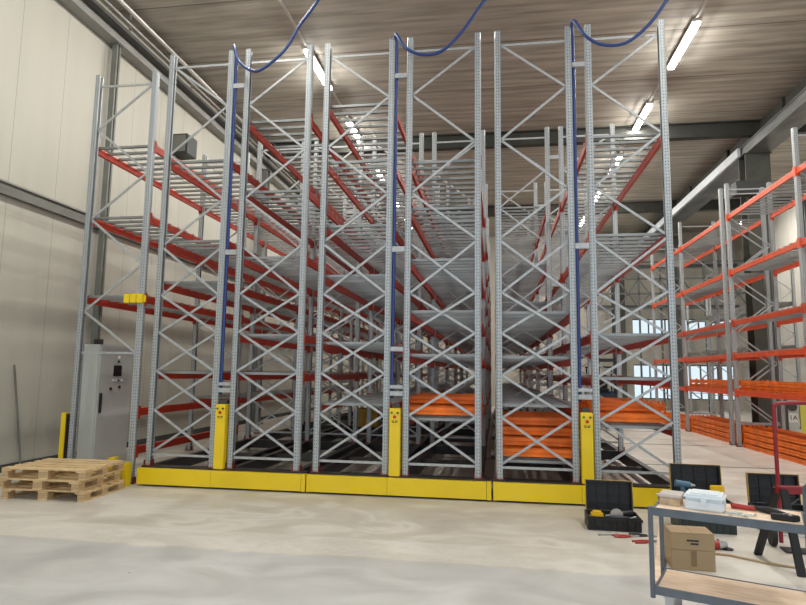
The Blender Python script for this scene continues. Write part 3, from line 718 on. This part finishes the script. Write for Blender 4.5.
pliers('red-handled pliers on the floor just in front of the open tool case', 1.52, -1.72, .2)
pliers('dark-handled pliers lying right of the red ones on the floor', 1.72, -1.66, -.1, 'ink')
pliers('second red-handled pliers lying closest to the trolley', 1.69, -1.90, .35)
item('spanner', 'short spanner on the floor at the corner of the open tool case', 'spanner', MB().box(-.09, .09, -.01, .01, .0, .012).tube([(-.10, 0, .0), (-.10, 0, .014)], .025, 10).tube([(.10, 0, .0), (.10, 0, .014)], .022, 10).mesh('sp', 'steel'), (1.28, -1.70, 0), .3)
gr = root('angle_grinder', 'red angle grinder lying on the floor beside the cardboard box', 'power tool', (2.33, -2.05, 0), .15)
put('motor_body', MB().tube([(-.16, 0, .05), (.02, 0, .05)], [.04, .048], 12).mesh('b', 'redbright'), gr); put('gear_head', MB().tube([(.02, 0, .05), (.11, 0, .05)], [.045, .035], 10).mesh('g', 'steel'), gr)
put('disc', MB().tube([(.12, 0, .005), (.12, 0, .012)], .06, 20).mesh('d', 'blackplastic'), gr); put('side_handle', MB().tube([(.08, 0, .05), (.10, .16, .055)], .014, 8).mesh('s', 'blackplastic'), gr)

# cardboard box
cx = root('cardboard_box', 'closed brown cardboard box on the floor behind the trolley', 'box', (1.86, -2.85, 0), -.05)
put('box_body', bx(-.195, .195, 0, .30, 0, .34, 'cardboard', .003), cx)
put('box_flap', bx(-.193, -.002, .0, .30, .341, .345, 'cardboard'), cx); put('box_flap', bx(.002, .193, .0, .30, .341, .345, 'cardboard'), cx)
put('tape_strip', bx(-.02, .03, -.003, 0, .04, .18, 'tape'), cx); put('fold_line', bx(-.194, .194, -.002, 0, .185, .189, 'tape'), cx)
pr = MB()
for i, (x0, x1, z) in enumerate(((-.055, .055, .275), (-.02, .05, .245))): pr.box(x0, x1, -.003, 0, z - .008, z + .008)
put('printed_marks', pr.mesh('pm', 'ink'), cx)
item('wooden_plank', 'pale plank lying on the floor behind the left end of the trolley', 'plank', MB().box(-.045, .045, 0, 2.2, 0, .025).mesh('pk', 'ply', .002), (1.43, -3.30, 0), -.265)
item('cardboard_strip', 'thin brown strip curling across the floor right of the cardboard box', 'strip', MB().prism([(0, 0), (.25, -.05), (.55, -.28), (.9, -.42), (.9, -.39), (.56, -.24), (.26, -.01), (0, .03)], .001, .018).mesh('cs', 'cardboard'), (2.12, -2.25, 0))

# ------------------------------------------------------------------ trolley
TR = root('shelf_trolley', 'blue-grey two-shelf workshop trolley with plywood trays, nearest on the right', 'trolley', (1.10, -4.52, 0), -.395)
TL, TD = .93, .50
def tray(z):
    f = MB(); f.box(0, TL, 0, .02, z - .055, z); f.box(0, TL, TD - .02, TD, z - .055, z); f.box(0, .02, .02, TD - .02, z - .055, z); f.box(TL - .02, TL, .02, TD - .02, z - .055, z)
    put('shelf_frame', f.mesh('sf', 'trolley', .002), TR); put('shelf_board', bx(.02, TL - .02, .02, TD - .02, z - .02, z - .004, 'ply'), TR)
tray(.905); tray(.365)
for x, z1 in ((-.012, .91), (TL + .012, 1.06)):
    for y in (.012, TD - .012):
        put('corner_post', MB().tube([(x, y, .285), (x, y, z1)], .0175, 10).mesh('cp', 'trolley', smooth=False), TR)
hp = spline([(TL + .012, .012, 1.06), (TL + .03, .03, 1.085), (TL + .04, .08, 1.09), (TL + .04, TD - .08, 1.09), (TL + .03, TD - .03, 1.085), (TL + .012, TD - .012, 1.06)], 5)
put('push_handle', MB().tube(hp, .0185, 10).mesh('hd', 'trolley'), TR)
put('handle_sleeve', MB().tube([(TL + .012, .012, .62), (TL + .012, .012, .98)], .030, 12).mesh('sl', 'trolley'), TR)
for x in (.09, TL - .09):
    for y in (.08, TD - .08):
        cs = put('caster', MB().box(x - .04, x + .04, y - .03, y + .03, .285, .310).box(x - .03, x + .03, y - .028, y - .022, .07, .285).box(x - .03, x + .03, y + .022, y + .028, .07, .285).mesh('cf', 'steel'), TR)
        put('wheel', MB().tube([(x, y - .018, .062), (x, y + .018, .062)], .062, 18).mesh('wh', 'rubber'), cs)
Tm = Matrix.Translation((1.10, -4.52, 0)) @ Matrix.Rotation(-.395, 4, 'Z')
def on_tray(x, y, z=.905): v = Tm @ Vector((x, y, z)); return (v.x, v.y, v.z - .0038)
R0 = -.395
bxo = root('parts_box', 'small beige parts box with a milky lid, at the left end of the trolley top', 'box', on_tray(.10, .25), R0)
put('box_body', bx(-.07, .07, -.08, .10, 0, .055, 'beige', .004), bxo); put('lid', bx(-.078, .078, -.088, .108, .055, .078, 'clear', .005), bxo); put('lid_catch', bx(-.105, -.078, -.02, .03, .05, .06, 'clear', .003), bxo)
wo = root('plastic_container', 'white plastic container with rounded lid on the trolley top', 'container', on_tray(.33, .19), R0)
put('container_body', bx(-.125, .125, -.10, .14, 0, .075, 'white', .012), wo); put('lid', bx(-.13, .13, -.105, .145, .070, .108, 'white', .014), wo); put('clasp', bx(-.02, .02, -.115, -.105, .04, .085, 'white', .003), wo); put('lid_ridge', bx(-.09, .09, -.07, .11, .108, .116, 'white', .003), wo)
# screws: pile of individual pieces
sc = MB().tube([(0, 0, .004), (.03, 0, .004)], .003, 6).tube([(-.004, 0, .006), (0, 0, .006)], .0065, 8).mesh('screw', 'zinc')
for k in range(34):
    x, y = random.gauss(.545, .045), random.gauss(.12, .03)
    item('screw', 'zinc screw in the loose pile on the front of the trolley top', 'screw', sc, on_tray(x, y, .906), random.uniform(0, 6), 'loose screws on the trolley')
item('plastic_bag', 'crumpled translucent bag under the pile of screws on the trolley', 'bag', MB().prism([(-.08, -.04), (-.02, -.055), (.07, -.04), (.09, .01), (.04, .05), (-.05, .045), (-.09, .01)], 0, .003).mesh('pb', 'clear'), on_tray(.545, .125, .9055), R0)
cr = root('crimping_tool', 'long tool with red and black handles lying across the trolley top', 'crimping tool', on_tray(.69, .30, .905), R0 - .25)
put('handle', MB().tube([(-.22, .03, .016), (-.06, .012, .018)], [.014, .012], 10).mesh('h', 'redbright'), cr); put('handle', MB().tube([(-.20, -.03, .016), (-.05, -.01, .018)], [.014, .012], 10).mesh('h', 'redbright'), cr)
put('tool_head', MB().tube([(-.06, .0, .022), (.03, -.01, .024), (.14, -.05, .02)], [.016, .024, .014], 10).mesh('th', 'blackplastic'), cr); put('jaw', MB().box(.13, .17, -.07, -.035, .004, .03).mesh('j', 'steel'), cr)
sn = root('cable_cutter', 'black cable cutter beside the handle end of the trolley top', 'cutter', on_tray(.81, .11, .905), R0 + .1)
put('body', MB().prism([(-.08, -.02), (.05, -.035), (.09, 0), (.05, .035), (-.08, .025)], .001, .04).mesh('b', 'blackplastic', .006), sn); put('blade', bx(.02, .035, -.033, .036, .04, .046, 'steel'), sn)

# ------------------------------------------------------------------ sawhorse with red beam and red tube frame
SH = root('sawhorse', 'black-legged sawhorse with red top beam behind the trolley', 'sawhorse', (2.76, -2.51, 0), .17)
put('top_beam', bx(.02, 1.0, -.045, .045, .69, .76, 'red', .004), SH)
for sx in (0, .80):
    for sy in (-1, 1):
        put('leg', MB().bar((sx + .05, sy * .05, .735), (sx + .05 - .06, sy * .34, .005), .075, .03, (0, 1, 0)).mesh('lg', 'blackplastic'), SH)
    put('leg_spreader', MB().bar((sx + .03, -.21, .38), (sx + .03, .21, .38), .02, .02).mesh('sp', 'tray'), SH)
for sy in (-1, 1): put('side_brace', MB().bar((.03, sy * .21, .36), (.32, sy * .12, .62), .02, .012).mesh('br', 'tray'), SH)
HT = root('hand_truck', 'tall dark red tube frame standing behind the sawhorse, at the edge of view', 'hand truck', (3.06, -1.86, 0), -.12)
fr = spline([(0, 0, .06), (0, 0, .5), (0, 0, 1.45), (.015, 0, 1.53), (.09, 0, 1.56), (.5, 0, 1.56), (.535, 0, 1.53), (.55, 0, 1.45), (.55, 0, .5), (.55, 0, .06)], 6)
put('tube_frame', MB().tube(fr, .021, 10).mesh('tf', 'red'), HT)
for z in (.35, .62): put('cross_bar', MB().tube([(0, 0, z), (.55, 0, z)], .012, 8).mesh('cbx', 'red'), HT)
put('toe_plate', bx(-.02, .57, -.20, .0, .005, .02, 'black'), HT)
for x in (-.06, .61): put('wheel', MB().tube([(x - .025, .09, .12), (x + .025, .09, .12)], .12, 20).mesh('w', 'rubber'), HT)
put('axle', MB().tube([(-.08, .09, .12), (.63, .09, .12)], .010, 8).mesh('ax', 'steel'), HT)

# ------------------------------------------------------------------ things deeper in the hall
LT = root('lift_truck', 'blue lift truck with black mast standing in the aisle beyond the racks', 'lift truck', (3.85, 13.0, 0))
put('chassis', MB().box(-.55, .55, 0, 1.8, .18, .55).box(-.5, .5, .9, 1.8, .55, 1.25).mesh('ch', 'bluemachine', .04), LT)
put('counterweight', bx(-.5, .5, 1.5, 2.0, .25, 1.15, 'bluemachine', .06), LT)
for sx in (-.3, .3): put('mast_rail', bx(sx - .05, sx + .05, -.25, -.12, .1, 2.5, 'black'), LT)
put('mast_crosspiece', bx(-.3, .3, -.24, -.14, 2.3, 2.42, 'black'), LT); put('load_guard', bx(-.45, .45, -.30, -.26, .5, 1.2, 'black'), LT)
for sx in (-.22, .22): put('fork', bx(sx - .05, sx + .05, -1.3, -.26, .08, .13, 'black'), LT)
gdm = MB()
for sx in (-.45, .45):
    for y in (.1, 1.5): gdm.bar((sx, y, .55), (sx, y, 2.1), .05, .05)
gdm.box(-.5, .5, .05, 1.55, 2.1, 2.15)
put('overhead_guard', gdm.mesh('og', 'black'), LT); put('seat', MB().box(-.25, .25, .75, 1.2, 1.25, 1.35).box(-.25, .25, 1.15, 1.25, 1.35, 1.85).mesh('se', 'blackplastic', .03), LT)
for sx in (-.48, .48):
    for y in (.25, 1.55): put('wheel', MB().tube([(sx - .08, y, .22), (sx + .08, y, .22)], .22, 18).mesh('w', 'rubber'), LT)
item('storage_box', 'ochre box standing in the left racks beyond the cross-braced frames', 'box', MB().box(-.3, .3, -.25, .25, 0, .5).box(-.32, .32, -.27, .27, .42, .5).mesh('yb', 'crateyellow', .01), (-3.6, 7.86, .30))

# ------------------------------------------------------------------ world, camera, view
w = bpy.data.worlds.new('World'); bpy.context.scene.world = w; w.use_nodes = True
bg = w.node_tree.nodes['Background']; bg.inputs['Color'].default_value = (.80, .90, 1.0, 1); bg.inputs['Strength'].default_value = 1.1

cam = bpy.data.cameras.new('Camera'); co = bpy.data.objects.new('Camera', cam); COL.objects.link(co)
yaw, pitch, roll, F = -.1543, .1159, .0135, 599.0
sy, cy, sp_, cp = math.sin(yaw), math.cos(yaw), math.sin(pitch), math.cos(pitch)
f = Vector((sy * cp, cy * cp, sp_)); r = Vector((cy, -sy, 0)); u = r.cross(f)
r2_ = r * math.cos(roll) + u * math.sin(roll); u2 = u * math.cos(roll) - r * math.sin(roll)
mw = Matrix(((r2_.x, u2.x, -f.x, 0), (r2_.y, u2.y, -f.y, -9.18), (r2_.z, u2.z, -f.z, 1.844), (0, 0, 0, 1)))
co.matrix_world = mw
cam.sensor_width = 36; cam.lens = 36 * F / 806; cam.clip_end = 200; cam.clip_start = .05
sc_ = bpy.context.scene; sc_.camera = co
sc_.view_settings.view_transform = 'Standard'; sc_.view_settings.look = 'None'; sc_.view_settings.gamma = 1
sc_.view_settings.exposure = 0.12
sc_.cycles.max_bounces = 6; sc_.cycles.diffuse_bounces = 4; sc_.cycles.transparent_max_bounces = 8
sc_.cycles.use_denoising = True
